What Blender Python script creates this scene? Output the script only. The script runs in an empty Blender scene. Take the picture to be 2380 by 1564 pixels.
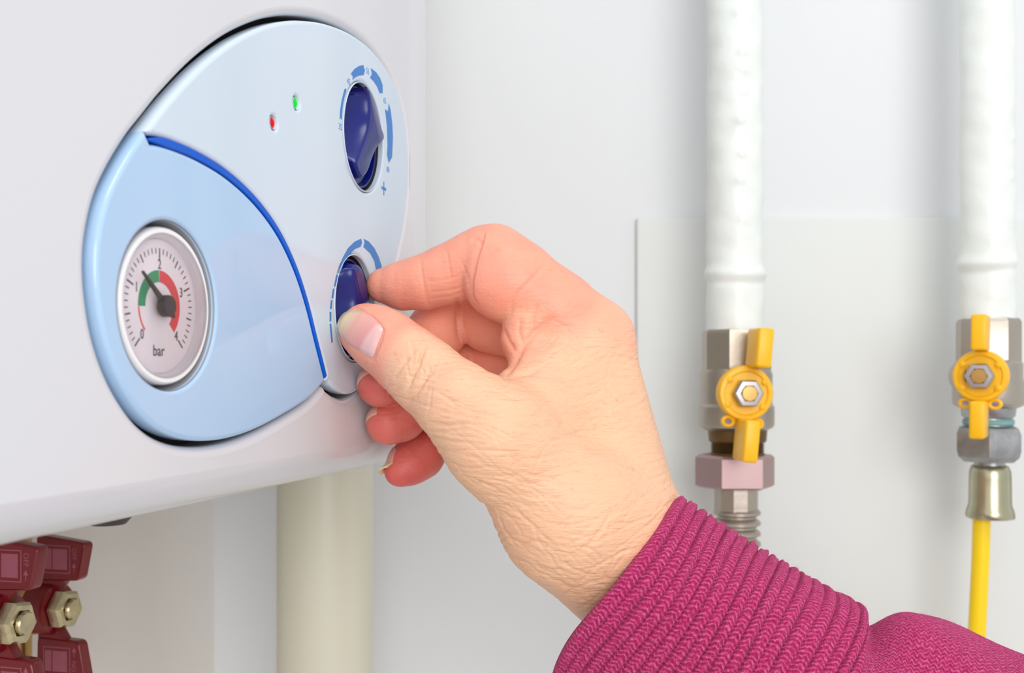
import bpy, bmesh, math, random
import numpy as np
from mathutils import Matrix, Vector

random.seed(7)
rng = np.random.default_rng(7)
scene = bpy.context.scene
COL = scene.collection

# ------------------------------------------------------------------ camera, world, lights, exposure
FPX = 2450.0          # focal length in pixels of the 2380 px wide frame
CX, HY = 1190.0, 869.0
Z0 = 1.40             # camera height

cam_data = bpy.data.cameras.new('camera')
cam_data.sensor_width = 36.0
cam_data.lens = FPX / 2380.0 * 36.0
cam_data.shift_y = (HY - 782.0) / 2380.0
cam_data.clip_start = 0.01
cam_data.dof.use_dof = True
cam_data.dof.focus_distance = 0.357
cam_data.dof.aperture_fstop = 18.0
cam = bpy.data.objects.new('camera', cam_data)
cam.location = (0, 0, Z0)
cam.rotation_euler = (math.pi / 2, 0, 0)
COL.objects.link(cam)
scene.camera = cam

world = bpy.data.worlds.new('world')
scene.world = world
world.use_nodes = True
bg = world.node_tree.nodes['Background']
bg.inputs['Color'].default_value = (0.96, 0.98, 1.0, 1)
bg.inputs['Strength'].default_value = 0.80


def area(name, loc, target, sx, sy, power, col):
    d = bpy.data.lights.new(name, 'AREA')
    d.shape = 'ELLIPSE'
    d.size, d.size_y = sx, sy
    d.energy = power
    d.color = col
    o = bpy.data.objects.new(name, d)
    o.location = loc
    o.rotation_euler = (Vector(target) - Vector(loc)).to_track_quat('-Z', 'Y').to_euler()
    COL.objects.link(o)
    return o


area('window_light', (0.28, -1.10, 1.65), (0.0, 0.45, 1.38), 1.0, 0.9, 11.5, (1.0, 0.99, 0.975))
area('ceiling_light', (0.25, -0.25, 2.75), (0.15, 0.4, 1.3), 0.7, 0.7, 6, (1.0, 0.98, 0.95))

scene.view_settings.view_transform = 'Standard'
scene.view_settings.look = 'None'
scene.view_settings.gamma = 1.0
scene.view_settings.use_curve_mapping = False
scene.view_settings.exposure = 0.0

# ------------------------------------------------------------------ helpers: geometry


def P(px, py, Y):
    return Vector(((px - CX) / FPX * Y, Y, Z0 + (HY - py) / FPX * Y))


A = math.radians(75.0)
ES = Vector((math.cos(A), math.sin(A), 0))      # along the boiler front, away from the camera
EN = Vector((math.sin(A), -math.cos(A), 0))     # out of the boiler front
EZ = Vector((0, 0, 1))
K0 = Vector((-0.056, 0.40, Z0))


def F(s, z, h):
    """boiler front frame, millimetres -> world"""
    return K0 + ES * (s * .001) + EZ * (z * .001) + EN * (h * .001)


def fpx(px, py, h=0.0):
    """where the sight line through a pixel meets the plane h mm in front of the boiler face -> (s, z) mm"""
    d = Vector(((px - CX) / FPX, 1.0, (HY - py) / FPX))
    c = Vector((0, 0, Z0))
    o = K0 + EN * (h * .001)
    t = (o - c).dot(EN) / d.dot(EN)
    p = c + d * t - K0
    return (p.dot(ES) * 1000, p.dot(EZ) * 1000)


MF = Matrix((ES, EZ, EN)).transposed().to_4x4()   # columns = axes
MF.translation = K0


def spline(pts, n=8, closed=True):
    """Catmull-Rom through 2D/3D points"""
    pts = [np.array(p, float) for p in pts]
    m = len(pts)
    out = []
    rng_ = range(m) if closed else range(m - 1)
    for i in rng_:
        if closed:
            p0, p1, p2, p3 = pts[i - 1], pts[i], pts[(i + 1) % m], pts[(i + 2) % m]
        else:
            p0, p1, p2, p3 = pts[max(i - 1, 0)], pts[i], pts[i + 1], pts[min(i + 2, m - 1)]
        for j in range(n):
            t = j / n
            out.append(.5 * (2 * p1 + (p2 - p0) * t + (2 * p0 - 5 * p1 + 4 * p2 - p3) * t * t + (3 * p1 - p0 - 3 * p2 + p3) * t ** 3))
    if not closed:
        out.append(pts[-1])
    return [tuple(p) for p in out]


def circle(cx, cy, r, n=64):
    return [(cx + r * math.cos(2 * math.pi * i / n), cy + r * math.sin(2 * math.pi * i / n)) for i in range(n)]


def finish(me, angle=35):
    for p in me.polygons:
        p.use_smooth = True
    me.set_sharp_from_angle(angle=math.radians(angle))
    if 'flat_axis' in me:
        ax = Vector(me['flat_axis'])
        bm_ = bmesh.new()
        bm_.from_mesh(me)
        for e in bm_.edges:
            if len(e.link_faces) == 2:
                f0, f1 = [abs(f.normal.dot(ax)) > .9999 for f in e.link_faces]
                if f0 != f1:
                    e.smooth = False
        bm_.to_mesh(me)
        bm_.free()
        del me['flat_axis']
    return me


def link(name, me, mat, parent=None, smooth=35):
    if smooth:
        finish(me, smooth)
    o = bpy.data.objects.new(name, me)
    COL.objects.link(o)
    if mat is not None and not me.materials:
        me.materials.append(mat)
    if parent is not None:
        o.parent = parent
        o.matrix_parent_inverse = WORLD[parent.name].inverted()
    WORLD[o.name] = Matrix.Identity(4)
    return o


WORLD = {}


def thing(name, label, cat, loc, group=None):
    o = bpy.data.objects.new(name, None)
    o.empty_display_size = .02
    o.location = loc
    COL.objects.link(o)
    WORLD[o.name] = Matrix.Translation(loc)
    o['label'] = label
    o['category'] = cat
    if group:
        o['group'] = group
    return o


def tag(o, label, cat=None, group=None, kind=None):
    o['label'] = label
    if cat:
        o['category'] = cat
    if group:
        o['group'] = group
    if kind:
        o['kind'] = kind
    return o


def pyd(verts, faces):
    me = bpy.data.meshes.new('m')
    me.from_pydata([tuple(v) for v in verts], [], faces)
    me.update()
    return me


def fix_normals(me):
    bm = bmesh.new()
    bm.from_mesh(me)
    bmesh.ops.recalc_face_normals(bm, faces=bm.faces[:])
    bm.to_mesh(me)
    bm.free()
    return me


def loft(rings, cap0=True, cap1=True, closed=True):
    """rings: list of lists of 3D points (same count)"""
    n = len(rings[0])
    v = [p for r in rings for p in r]
    f = []
    m = n if closed else n - 1
    for i in range(len(rings) - 1):
        for j in range(m):
            k = (j + 1) % n
            f.append((i * n + j, i * n + k, (i + 1) * n + k, (i + 1) * n + j))
    if cap0:
        f.append(tuple(reversed(range(n))))
    if cap1:
        f.append(tuple(range((len(rings) - 1) * n, len(rings) * n)))
    return fix_normals(pyd(v, f))


def frame_axes(d):
    d = d.normalized()
    up = Vector((0, 0, 1)) if abs(d.z) < .9 else Vector((1, 0, 0))
    u = d.cross(up).normalized()
    w = u.cross(d).normalized()
    return u, w


def lathe(base, axis, prof, n=48, seg_shape=None, cap=True, rot=0.0):
    """prof: list of (r, t) metres along axis; seg_shape: None round, or int for polygon"""
    u, w = frame_axes(axis)
    axis = axis.normalized()
    n = seg_shape or n
    rings = []
    for r, t in prof:
        rings.append([base + axis * t + u * (r * math.cos(2 * math.pi * (j + rot) / n)) + w * (r * math.sin(2 * math.pi * (j + rot) / n)) for j in range(n)])
    return loft(rings, cap, cap)


def box_me(c, ax, ay, az, bev=0.0):
    """box centred at c with half-axis vectors, bevelled"""
    bm = bmesh.new()
    vs = {}
    for i in (-1, 1):
        for j in (-1, 1):
            for k in (-1, 1):
                vs[(i, j, k)] = bm.verts.new(c + ax * i + ay * j + az * k)
    for q in (((-1, -1, -1), (-1, 1, -1), (1, 1, -1), (1, -1, -1)), ((-1, -1, 1), (1, -1, 1), (1, 1, 1), (-1, 1, 1)),
              ((-1, -1, -1), (1, -1, -1), (1, -1, 1), (-1, -1, 1)), ((-1, 1, -1), (-1, 1, 1), (1, 1, 1), (1, 1, -1)),
              ((-1, -1, -1), (-1, -1, 1), (-1, 1, 1), (-1, 1, -1)), ((1, -1, -1), (1, 1, -1), (1, 1, 1), (1, -1, 1))):
        bm.faces.new([vs[x] for x in q])
    bmesh.ops.recalc_face_normals(bm, faces=bm.faces[:])
    if bev > 0:
        bmesh.ops.bevel(bm, geom=bm.edges[:], offset=bev, segments=3, profile=.5, affect='EDGES')
    me = bpy.data.meshes.new('m')
    bm.to_mesh(me)
    bm.free()
    return me


def plate(loops, h0, h1, bev=0.0, M=MF, res=5):
    """2D outline(s) in mm (extra loops are holes) -> solid between heights h0..h1 (mm), edges rounded by bev"""
    cu = bpy.data.curves.new('c', 'CURVE')
    cu.dimensions = '2D'
    cu.fill_mode = 'BOTH'
    cu.extrude = max((h1 - h0) / 2 - bev, 1e-4)
    cu.bevel_depth = bev
    cu.bevel_resolution = res
    cu.offset = -bev
    for L in loops:
        sp = cu.splines.new('POLY')
        sp.points.add(len(L) - 1)
        for i, p in enumerate(L):
            sp.points[i].co = (p[0], p[1], 0, 1)
        sp.use_cyclic_u = True
    o = bpy.data.objects.new('tmpc', cu)
    COL.objects.link(o)
    dg = bpy.context.evaluated_depsgraph_get()
    me = bpy.data.meshes.new_from_object(o.evaluated_get(dg))
    bpy.data.objects.remove(o)
    bpy.data.curves.remove(cu)
    me.transform(Matrix.Translation((0, 0, (h0 + h1) / 2)))
    me.transform(Matrix.Diagonal((.001, .001, .001, 1)))
    me.transform(M)
    bm = bmesh.new()
    bm.from_mesh(me)
    bmesh.ops.remove_doubles(bm, verts=bm.verts[:], dist=1e-6)
    bm.to_mesh(me)
    bm.free()
    me['flat_axis'] = tuple(M.to_3x3().col[2].normalized())
    return me


def text_me(txt, s, z, h, size, M=MF, sx=0.8, rot=0.0, thick=0.06):
    cu = bpy.data.curves.new('t', 'FONT')
    cu.body = txt
    cu.size = size
    cu.align_x = 'CENTER'
    cu.align_y = 'CENTER'
    cu.extrude = thick / 2
    cu.resolution_u = 3
    o = bpy.data.objects.new('tmpt', cu)
    COL.objects.link(o)
    dg = bpy.context.evaluated_depsgraph_get()
    me = bpy.data.meshes.new_from_object(o.evaluated_get(dg))
    bpy.data.objects.remove(o)
    bpy.data.curves.remove(cu)
    me.transform(Matrix.Diagonal((sx, 1, 1, 1)))
    me.transform(Matrix.Rotation(rot, 4, 'Z'))
    me.transform(Matrix.Translation((s, z, h)))
    me.transform(Matrix.Diagonal((.001, .001, .001, 1)))
    me.transform(M)
    return me


def offset_loop(L, d):
    """offset a closed 2D loop outward by d (mm)"""
    a = np.array(L)
    area_ = .5 * np.sum(a[:, 0] * np.roll(a[:, 1], -1) - np.roll(a[:, 0], -1) * a[:, 1])
    t = np.roll(a, -1, 0) - np.roll(a, 1, 0)
    t /= np.linalg.norm(t, axis=1)[:, None] + 1e-9
    nrm = np.stack([t[:, 1], -t[:, 0]], 1)
    if area_ < 0:
        nrm = -nrm
    return [tuple(p) for p in a + nrm * d]


# ------------------------------------------------------------------ helpers: materials


def lin(r, g, b):
    f = lambda c: (c / 255 / 12.92) if c <= 10 else ((c / 255 + .055) / 1.055) ** 2.4
    return (f(r), f(g), f(b), 1.0)


def mat(name, rgb, rough=.5, metal=0., var=0.04, vscale=60., bump=0., bscale=200., coat=0., spec=.5, emit=None, es=0.):
    m = bpy.data.materials.new(name)
    m.use_nodes = True
    nt = m.node_tree
    b = nt.nodes['Principled BSDF']
    b.inputs['Roughness'].default_value = rough
    b.inputs['Metallic'].default_value = metal
    b.inputs['Specular IOR Level'].default_value = spec
    b.inputs['Coat Weight'].default_value = coat
    b.inputs['Coat Roughness'].default_value = .05
    c = lin(*rgb)
    tc = nt.nodes.new('ShaderNodeTexCoord')
    nz = nt.nodes.new('ShaderNodeTexNoise')
    nz.inputs['Scale'].default_value = vscale
    nz.inputs['Detail'].default_value = 4
    nt.links.new(tc.outputs['Object'], nz.inputs['Vector'])
    mx = nt.nodes.new('ShaderNodeMix')
    mx.data_type = 'RGBA'
    mx.inputs[6].default_value = tuple(min(1, x * (1 - var)) for x in c[:3]) + (1,)
    mx.inputs[7].default_value = tuple(min(1, x * (1 + var)) for x in c[:3]) + (1,)
    nt.links.new(nz.outputs['Fac'], mx.inputs[0])
    nt.links.new(mx.outputs[2], b.inputs['Base Color'])
    if bump > 0:
        n2 = nt.nodes.new('ShaderNodeTexNoise')
        n2.inputs['Scale'].default_value = bscale
        n2.inputs['Detail'].default_value = 5
        nt.links.new(tc.outputs['Object'], n2.inputs['Vector'])
        bp = nt.nodes.new('ShaderNodeBump')
        bp.inputs['Strength'].default_value = 1.0
        bp.inputs['Distance'].default_value = bump
        nt.links.new(n2.outputs['Fac'], bp.inputs['Height'])
        nt.links.new(bp.outputs['Normal'], b.inputs['Normal'])
    if emit:
        b.inputs['Emission Color'].default_value = lin(*emit)
        b.inputs['Emission Strength'].default_value = es
    return m


def glass_mat(name):
    m = bpy.data.materials.new(name)
    m.use_nodes = True
    nt = m.node_tree
    out = nt.nodes['Material Output']
    nt.nodes.remove(nt.nodes['Principled BSDF'])
    tr = nt.nodes.new('ShaderNodeBsdfTransparent')
    tr.inputs['Color'].default_value = (.97, .96, .97, 1)
    gl = nt.nodes.new('ShaderNodeBsdfGlossy')
    gl.inputs['Roughness'].default_value = .04
    gl.inputs['Color'].default_value = (1, 1, 1, 1)
    fr = nt.nodes.new('ShaderNodeFresnel')
    fr.inputs['IOR'].default_value = 1.18
    mx = nt.nodes.new('ShaderNodeMixShader')
    nt.links.new(fr.outputs[0], mx.inputs[0])
    nt.links.new(tr.outputs[0], mx.inputs[1])
    nt.links.new(gl.outputs[0], mx.inputs[2])
    nt.links.new(mx.outputs[0], out.inputs['Surface'])
    return m


M = {}
M['wall'] = mat('wall_plaster', (224, 226, 228), .7, var=.02, vscale=6, bump=.0006, bscale=25)
M['wall_left'] = mat('wall_left_plaster', (226, 220, 214), .75, var=.035, vscale=9, bump=.0005, bscale=30)
M['slab'] = mat('wall_board', (220, 223, 221), .55, var=.025, vscale=9, bump=.0003, bscale=20)
M['floor'] = mat('floor_tile', (205, 200, 192), .4, var=.05, vscale=10)
M['casing'] = mat('white_enamel', (219, 219, 224), .14, var=.008, vscale=5)
M['panel'] = mat('pale_blue_plastic', (207, 221, 235), .10, var=.01, vscale=14)
M['fascia'] = mat('light_blue_plastic', (176, 206, 237), .07, var=.02, vscale=12)
M['strip'] = mat('blue_strip', (0, 92, 205), .35, var=.06, vscale=40, spec=.2)
M['mark'] = mat('blue_print', (58, 124, 200), .45, var=.02)
M['gap'] = mat('dark_gap', (46, 40, 36), .7, var=.2, vscale=90)
M['knob'] = mat('navy_plastic', (3, 20, 112), .2, var=.05, vscale=60)
M['rim'] = mat('knob_surround', (200, 212, 226), .3, var=.02)
M['gaugewhite'] = mat('gauge_white', (248, 247, 249), .35, var=.01)
M['gaugedial'] = mat('gauge_dial', (240, 231, 235), .5, var=.01)
M['gaugegrey'] = mat('gauge_recess', (158, 158, 162), .35, var=.03)
M['ggreen'] = mat('gauge_green', (70, 150, 104), .5)
M['gred'] = mat('gauge_red', (226, 74, 78), .5)
M['gink'] = mat('gauge_ink', (84, 66, 74), .6)
M['needle'] = mat('needle_dark', (70, 60, 58), .4)
M['brass'] = mat('brass', (190, 150, 90), .35, 1.0, var=.1)
M['glass'] = glass_mat('clear_plastic')
M['ledg'] = mat('led_green', (6, 120, 30), .5, spec=.1, emit=(10, 225, 50), es=.8)
M['ledr'] = mat('led_red', (130, 10, 14), .5, spec=.1, emit=(230, 26, 30), es=.7)
M['pipe'] = mat('white_paint', (232, 237, 233), .38, var=.02, vscale=30, bump=.0007, bscale=90)
M['beige'] = mat('ivory_plastic', (214, 211, 192), .32, var=.02, vscale=12)
M['nickel'] = mat('nickel', (184, 175, 164), .4, 1.0, var=.1, vscale=80, bump=.0001, bscale=300)
M['nickel2'] = mat('worn_zinc', (172, 172, 172), .36, 1.0, var=.35, vscale=120, bump=.0003, bscale=260)
M['pinknut'] = mat('pink_cast_nickel', (188, 162, 162), .48, 1.0, var=.05)
M['ferrule'] = mat('zinc_ferrule', (186, 182, 154), .3, 1.0, var=.2, vscale=60)
M['yellow'] = mat('yellow_paint', (250, 190, 4), .35, var=.04, vscale=50, bump=.0002, bscale=150)
M['hose'] = mat('yellow_hose', (252, 214, 4), .4, var=.02)
M['steel'] = mat('steel_nut', (176, 172, 172), .38, 1.0, var=.1)
M['teal'] = mat('teal_tape', (120, 170, 168), .6)
M['rust'] = mat('brown_thread', (120, 96, 60), .45, .8, var=.3, vscale=200)
M['red'] = mat('dark_red_enamel', (116, 3, 20), .26, var=.08, vscale=60, coat=.2)
M['redprint'] = mat('pale_print', (160, 84, 102), .6, var=.08, vscale=300)
M['rednut'] = mat('yellow_zinc_nut', (206, 194, 160), .33, 1.0, var=.35, vscale=220, bump=.0002, bscale=300)
M['dark'] = mat('dark_rubber', (60, 54, 52), .6)

# ------------------------------------------------------------------ the setting
YB = 0.66
RW = Vector(((498 - CX) / FPX * YB, YB, 0))          # corner of the two walls
wl_dir = ES


def quad_box(p0, p1, z0, z1, nrm, t):
    """wall slab from p0 to p1, thickness t behind the face"""
    a, b = Vector((p0.x, p0.y, 0)), Vector((p1.x, p1.y, 0))
    v = []
    for q in (a, b, b - nrm * t, a - nrm * t):
        v.append(Vector((q.x, q.y, z0)))
    for q in (a, b, b - nrm * t, a - nrm * t):
        v.append(Vector((q.x, q.y, z1)))
    return fix_normals(pyd(v, [(0, 1, 2, 3), (4, 5, 6, 7), (0, 1, 5, 4), (1, 2, 6, 5), (2, 3, 7, 6), (3, 0, 4, 7)]))


def structure(o, label):
    o['kind'] = 'structure'
    o['label'] = label
    return o


structure(link('wall_back', quad_box(RW, Vector((1.6, YB, 0)), 0, 2.5, Vector((0, -1, 0)), .08), M['wall'], smooth=0),
          'white plastered wall behind the gas pipes')
structure(link('wall_left', quad_box(RW - ES * 1.5, RW, 0, 2.5, EN, .08), M['wall_left'], smooth=0),
          'off-white plastered wall carrying the boiler')
structure(link('floor', quad_box(Vector((-.75, -1.0, 0)), Vector((1.6, -1.0, 0)), -.06, 0.0, Vector((0, -1, 0)), 1.75), M['floor'], smooth=0),
          'pale floor of the room')
pb = P(1480, 505, YB - .005)
c_ = Vector(((pb.x + 1.5) / 2, YB - .0025, (pb.z + .3) / 2))
structure(link('trim_1', box_me(c_, Vector(((1.5 - pb.x) / 2, 0, 0)), Vector((0, .0025, 0)), Vector((0, 0, (pb.z - .3) / 2)), .0015), M['slab']),
          'thin pale board on the wall behind the gas pipes')

# ------------------------------------------------------------------ boiler
boiler = thing('gas_boiler', 'white wall-hung gas boiler with an oval blue control panel', 'boiler', F(-140, -36, -95))

panel_px = [(700, 47), (760, 55), (820, 80), (870, 121), (910, 180), (935, 245), (948, 330), (950, 420), (941, 510), (924, 590),
            (905, 655), (888, 725), (872, 795), (856, 862), (840, 900), (815, 916), (790, 910), (772, 897), (758, 886),
            (722, 924), (660, 964), (590, 1000), (520, 1021), (450, 1024), (390, 1008), (342, 974), (300, 918), (266, 850), (241, 770),
            (227, 680), (224, 600), (232, 530), (250, 460), (280, 395), (318, 332), (352, 287), (400, 226), (470, 152), (540, 97), (600, 66), (650, 51)]
panel_loop = spline([fpx(*p) for p in panel_px], 5)
strip_px = [(346, 324), (372, 328), (410, 340), (460, 362), (520, 398), (575, 445), (620, 497), (657, 555), (690, 628), (715, 705), (735, 785), (749, 840), (758, 876)]
strip_c = [np.array(fpx(*p)) for p in strip_px]

# casing: front with a cut-out, rounded right side and bottom
hole = offset_loop(panel_loop, 1.6)
S0, S1, ZB, ZT = -345.0, 52.0, -27.0, 520.0


def casing_ring(gs, gz, h, c=7.0, n=6):
    out = []
    for (cs, cz, a0, k) in ((S1 - c, ZB + c, -90, 0), (S1 - c, ZT - c, 0, 1), (S0 + c, ZT - c, 90, 2), (S0 + c, ZB + c, 180, 3)):
        for i in range(n + 1):
            a = math.radians(a0 + 90 * i / n)
            rx = c + gs
            ry = c + (gz if k in (0, 3) else gs)
            out.append((cs + rx * math.cos(a), cz + ry * math.sin(a), h))
    return out


bm = bmesh.new()
rings = []
for i in range(9):
    th = math.pi / 2 * i / 8
    rings.append(casing_ring(47 * math.sin(th), 11.5 * math.sin(th), -1.2 - 16 * (1 - math.cos(th))))
rings.append(casing_ring(47, 11.5, -192.5))
vr = [[bm.verts.new(F(*p)) for p in r] for r in rings]
for a, b in zip(vr[:-1], vr[1:]):
    for j in range(len(a)):
        k = (j + 1) % len(a)
        bm.faces.new((a[j], a[k], b[k], b[j]))
bm.faces.new(vr[-1])
hr = []
for i in range(7):
    th = math.pi / 2 * i / 6
    L = offset_loop(hole, 3.0 * (1 - math.sin(th)))
    hr.append([bm.verts.new(F(p[0], p[1], -1.2 - 3.0 * (1 - math.cos(th)))) for p in L])
hr.append([bm.verts.new(F(p[0], p[1], -14)) for p in hole])
for a, b in zip(hr[:-1], hr[1:]):
    for j in range(len(a)):
        k = (j + 1) % len(a)
        bm.faces.new((a[j], a[k], b[k], b[j]))
es = []
for ring in (vr[0], hr[0]):
    for j in range(len(ring)):
        es.append(bm.edges.get((ring[j], ring[(j + 1) % len(ring)])))
bmesh.ops.triangle_fill(bm, edges=es, use_beauty=True, normal=EN)
bmesh.ops.recalc_face_normals(bm, faces=bm.faces[:])
me = bpy.data.meshes.new('casing')
bm.to_mesh(me)
bm.free()
me['flat_axis'] = tuple(EN)
link('casing', me, M['casing'], boiler, 40)
link('recess_tray', plate([offset_loop(panel_loop, 3.4)], -15, -13.5), M['gap'], boiler)

# split the panel outline in the upper panel and the lower fascia along the strip
pl = np.array(panel_loop)


def nearest(pt):
    return int(np.argmin(np.linalg.norm(pl - pt, axis=1)))


sc2 = [np.array(p) for p in spline(strip_c, 5, closed=False)]
ia, ib = nearest(sc2[0]), nearest(sc2[-1])       # ia: left start, ib: bottom notch


def arc(i, j):
    out = []
    k = i
    while True:
        out.append(tuple(pl[k]))
        if k == j:
            break
        k = (k + 1) % len(pl)
    return out


mid = [tuple(p) for p in sc2[1:-1]]


def shifted(curve, d):
    a = np.array(curve)
    t = np.gradient(a, axis=0)
    t /= np.linalg.norm(t, axis=1)[:, None]
    nn = np.stack([-t[:, 1], t[:, 0]], 1)
    return [tuple(p) for p in a + nn * d]


up_edge = shifted(mid, 1.1)      # towards the upper panel
lo_edge = shifted(mid, -1.1)
upper_loop = arc(ia, ib) + up_edge[::-1]
lower_loop = arc(ib, ia) + lo_edge

KU = fpx(846, 319)
KL = fpx(826, 716)
R_U, R_L = 20.0, 19.4
OV = .92      # the dials are slightly oval
GC = fpx(397, 711)
GR = 21.3
LEDS = (('green', fpx(690, 239)), ('red', fpx(637, 285)))


def oval(c, r, n=72):
    return [(c[0] + (p[0] - c[0]) * OV, p[1]) for p in circle(*c, r, n)]


def squash(me, c):
    o = F(c[0], c[1], 0)
    for v in me.vertices:
        d = (v.co - o).dot(ES)
        v.co -= ES * (d * (1 - OV))
    return me


cp = link('control_panel', plate([upper_loop, oval(KU, R_U + .6), oval(KL, R_L + .6)] + [circle(*c, 2.1, 32) for _, c in LEDS], -6, 0, 1.4), M['panel'], boiler)
cp['label'] = 'pale blue upper control panel with two knobs'
fa = link('gauge_fascia', plate([lower_loop, circle(*GC, GR + .8, 96)], -6, 0, 1.3), M['fascia'], boiler)
fa['label'] = 'light blue lower fascia around the gauge'
sp_ = [(-346, 0)]
w_ = np.interp(np.linspace(0, 1, len(sc2)), [0, .12, .35, 1], [.25, 1.15, 1.05, .75])
a_ = np.array(sc2)
t_ = np.gradient(a_, axis=0)
t_ /= np.linalg.norm(t_, axis=1)[:, None]
n_ = np.stack([-t_[:, 1], t_[:, 0]], 1)
strip_loop = [tuple(p) for p in a_ + n_ * w_[:, None]] + [tuple(p) for p in (a_ - n_ * w_[:, None])[::-1]]
st = link('accent_strip', plate([strip_loop], -5, .1, .3), M['strip'], boiler)
st['label'] = 'bright blue curved strip dividing the panel'
for cname, c in LEDS:
    cone = lathe(F(c[0], c[1], 0), EN, [(.0022, -.0002), (.0021, -.0006), (.0019, -.0014), (.0019, -.0050)], 32, cap=False)
    link('lamp_recess', cone, M['panel'], boiler)
    l = link('indicator_lamp', lathe(F(c[0], c[1], -4.0), EN, [(.00188, 0), (.00186, .0022), (.0016, .0031), (.0010, .0036), (.0001, .0038)], 24), M['ledg' if cname == 'green' else 'ledr'], boiler)
    l['label'] = cname + ' indicator light'


# knobs: sunk dish, rim ring and an S-shaped grip
def make_knob(c, R, outline, label, hgt, base_h=-6.0):
    """outline: grip top outline in mm around the centre"""
    Rk = R - .75
    dish = lathe(F(c[0], c[1], 0), EN, [(Rk * .001, -.012), (Rk * .001, -.0028), (Rk * .00098, -.0022), (Rk * .00095, -.0024), (Rk * .0009, -.0046), (Rk * .0007, -.0062), (Rk * .0003, -.0068), (.0001, -.007)], 72)
    k = link('knob', squash(dish, c), M['knob'], boiler)
    k['label'] = label
    surround = lathe(F(c[0], c[1], 0), EN, [((R + .6) * .001, -.004), ((R + .56) * .001, .0), ((R + .35) * .001, .0002), ((R + .12) * .001, .0), ((R + .1) * .001, -.002)], 72, cap=False)
    link('knob_surround', squash(surround, c), M['rim'], k)
    link('knob_gap', squash(lathe(F(c[0], c[1], 0), EN, [((R + .1) * .001, -.0018), ((R + .1) * .001, -.012), ((R - .8) * .001, -.012)], 72, cap=False), c), M['gap'], k)
    L = spline(outline, 5)
    a = np.array(L)
    cen = a.mean(0)
    rings = []
    o1 = np.array(offset_loop(L, 1.0))
    left = np.clip(-(o1 - a)[:, 0] * 1.2, 0, 1)[:, None]
    for d, h, pull in ((2.0, base_h - 1, 7.0), (1.5, base_h + 1.0, 4.6), (.9, hgt - 4.6, 2.2), (.4, hgt - 2.6, .8), (.12, hgt - 1.2, .2), (-.05, hgt - .6, 0), (-.4, hgt - .18, 0), (-.95, hgt, 0)):
        o = np.array(offset_loop(L, d))
        o[:, :1] -= left * pull
        rr = np.linalg.norm(o / np.array([OV, 1.0]), axis=1)
        lim = R - 1.6
        o = o * np.minimum(1, lim / rr)[:, None]
        rings.append([F(c[0] + p[0], c[1] + p[1], h) for p in o])
    g = link('grip', loft(rings), M['knob'], k, 50)
    return k


def rel(px, py, c, h):
    s, z = fpx(px, py, h)
    return (s - c[0], z - c[1])


up_out = [rel(x, y, KU, 2.5) for x, y in ((847, 200), (856, 218), (859, 245), (859, 272), (855, 300), (846, 330), (834, 362), (825, 388), (824, 405), (833, 413), (845, 411), (856, 398), (867, 366), (878, 343), (892, 327), (894, 314), (888, 296), (878, 262), (866, 222), (857, 203))]
make_knob(KU, R_U, up_out, 'upper navy knob pointing right between 65 and 80', 2.5)
lo_out = [rel(x, y, KL, 3.0) for x, y in ((824, 622), (831, 615), (842, 624), (851, 652), (857, 685), (860, 710), (858, 745), (850, 785), (838, 812), (829, 815), (823, 800), (823, 770), (826, 735), (828, 705), (826, 675), (822, 645), (822, 626))]
make_knob(KL, R_L, lo_out, 'lower navy knob held between thumb and finger', 3.0)

# printed scales around the knobs
def crop2(x, y):
    return fpx(740 + x / 4.114, 120 + y / 4.114)


def crop3(x, y):
    return fpx(760 + x / 3.91, 500 + y / 3.91)


segs = [[(248, 360), (264, 350), (266, 378), (246, 445), (230, 540), (222, 655), (212, 634), (203, 648), (207, 560), (221, 470)],
        [(310, 212), (345, 165), (388, 137), (428, 128), (445, 180), (432, 225), (390, 229), (352, 246), (326, 270), (328, 236)],
        [(500, 158), (550, 195), (588, 250), (614, 320), (614, 398), (586, 398), (560, 335), (528, 285), (493, 250), (511, 212)],
        [(672, 492), (690, 560), (706, 690), (712, 820), (704, 1010), (672, 1065), (655, 990), (660, 900), (655, 720), (636, 548), (664, 572)]]
marks = [plate([[crop2(*p) for p in s]], -.02, .07) for s in segs]
for m_ in marks:
    link('scale_arrow', m_, M['mark'], cp, 0)
segs3 = [[(332, 214), (380, 240), (430, 300), (470, 380), (497, 465), (480, 520), (445, 500), (430, 420), (390, 345), (330, 290), (341, 250)],
         [(310, 214), (250, 240), (190, 300), (140, 390), (98, 530), (128, 512), (150, 440), (200, 360), (250, 310), (304, 288), (318, 250)],
         [(84, 545), (101, 538), (80, 640), (62, 645)], [(52, 672), (67, 664), (56, 752), (40, 757)], [(34, 776), (48, 768), (42, 850), (27, 854)],
         [(23, 880), (38, 880), (38, 965), (24, 967)], [(23, 990), (37, 985), (52, 1150), (40, 1163)]]
for s in segs3:
    link('scale_arrow', plate([[crop3(*p) for p in s]], -.02, .07), M['mark'], cp, 0)
for txt, x, y in (('35', 208, 722), ('45', 289, 290), ('55', 471, 190), ('65', 635, 472), ('80', 665, 1130)):
    s, z = crop2(x, y)
    link('scale_number', text_me(txt, s, z, .02, 3.3, sx=.92), M['mark'], cp, 0)
s, z = crop2(625, 1309)
link('plus_sign', plate([[(s - 2.4, z - .55), (s - .42, z - .55), (s - .42, z - 2.7), (s + .42, z - 2.7), (s + .42, z - .55), (s + 2.4, z - .55), (s + 2.4, z + .55), (s + .42, z + .55), (s + .42, z + 2.7), (s - .42, z + 2.7), (s - .42, z + .55), (s - 2.4, z + .55)]], -.02, .07), M['mark'], cp, 0)

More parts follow.
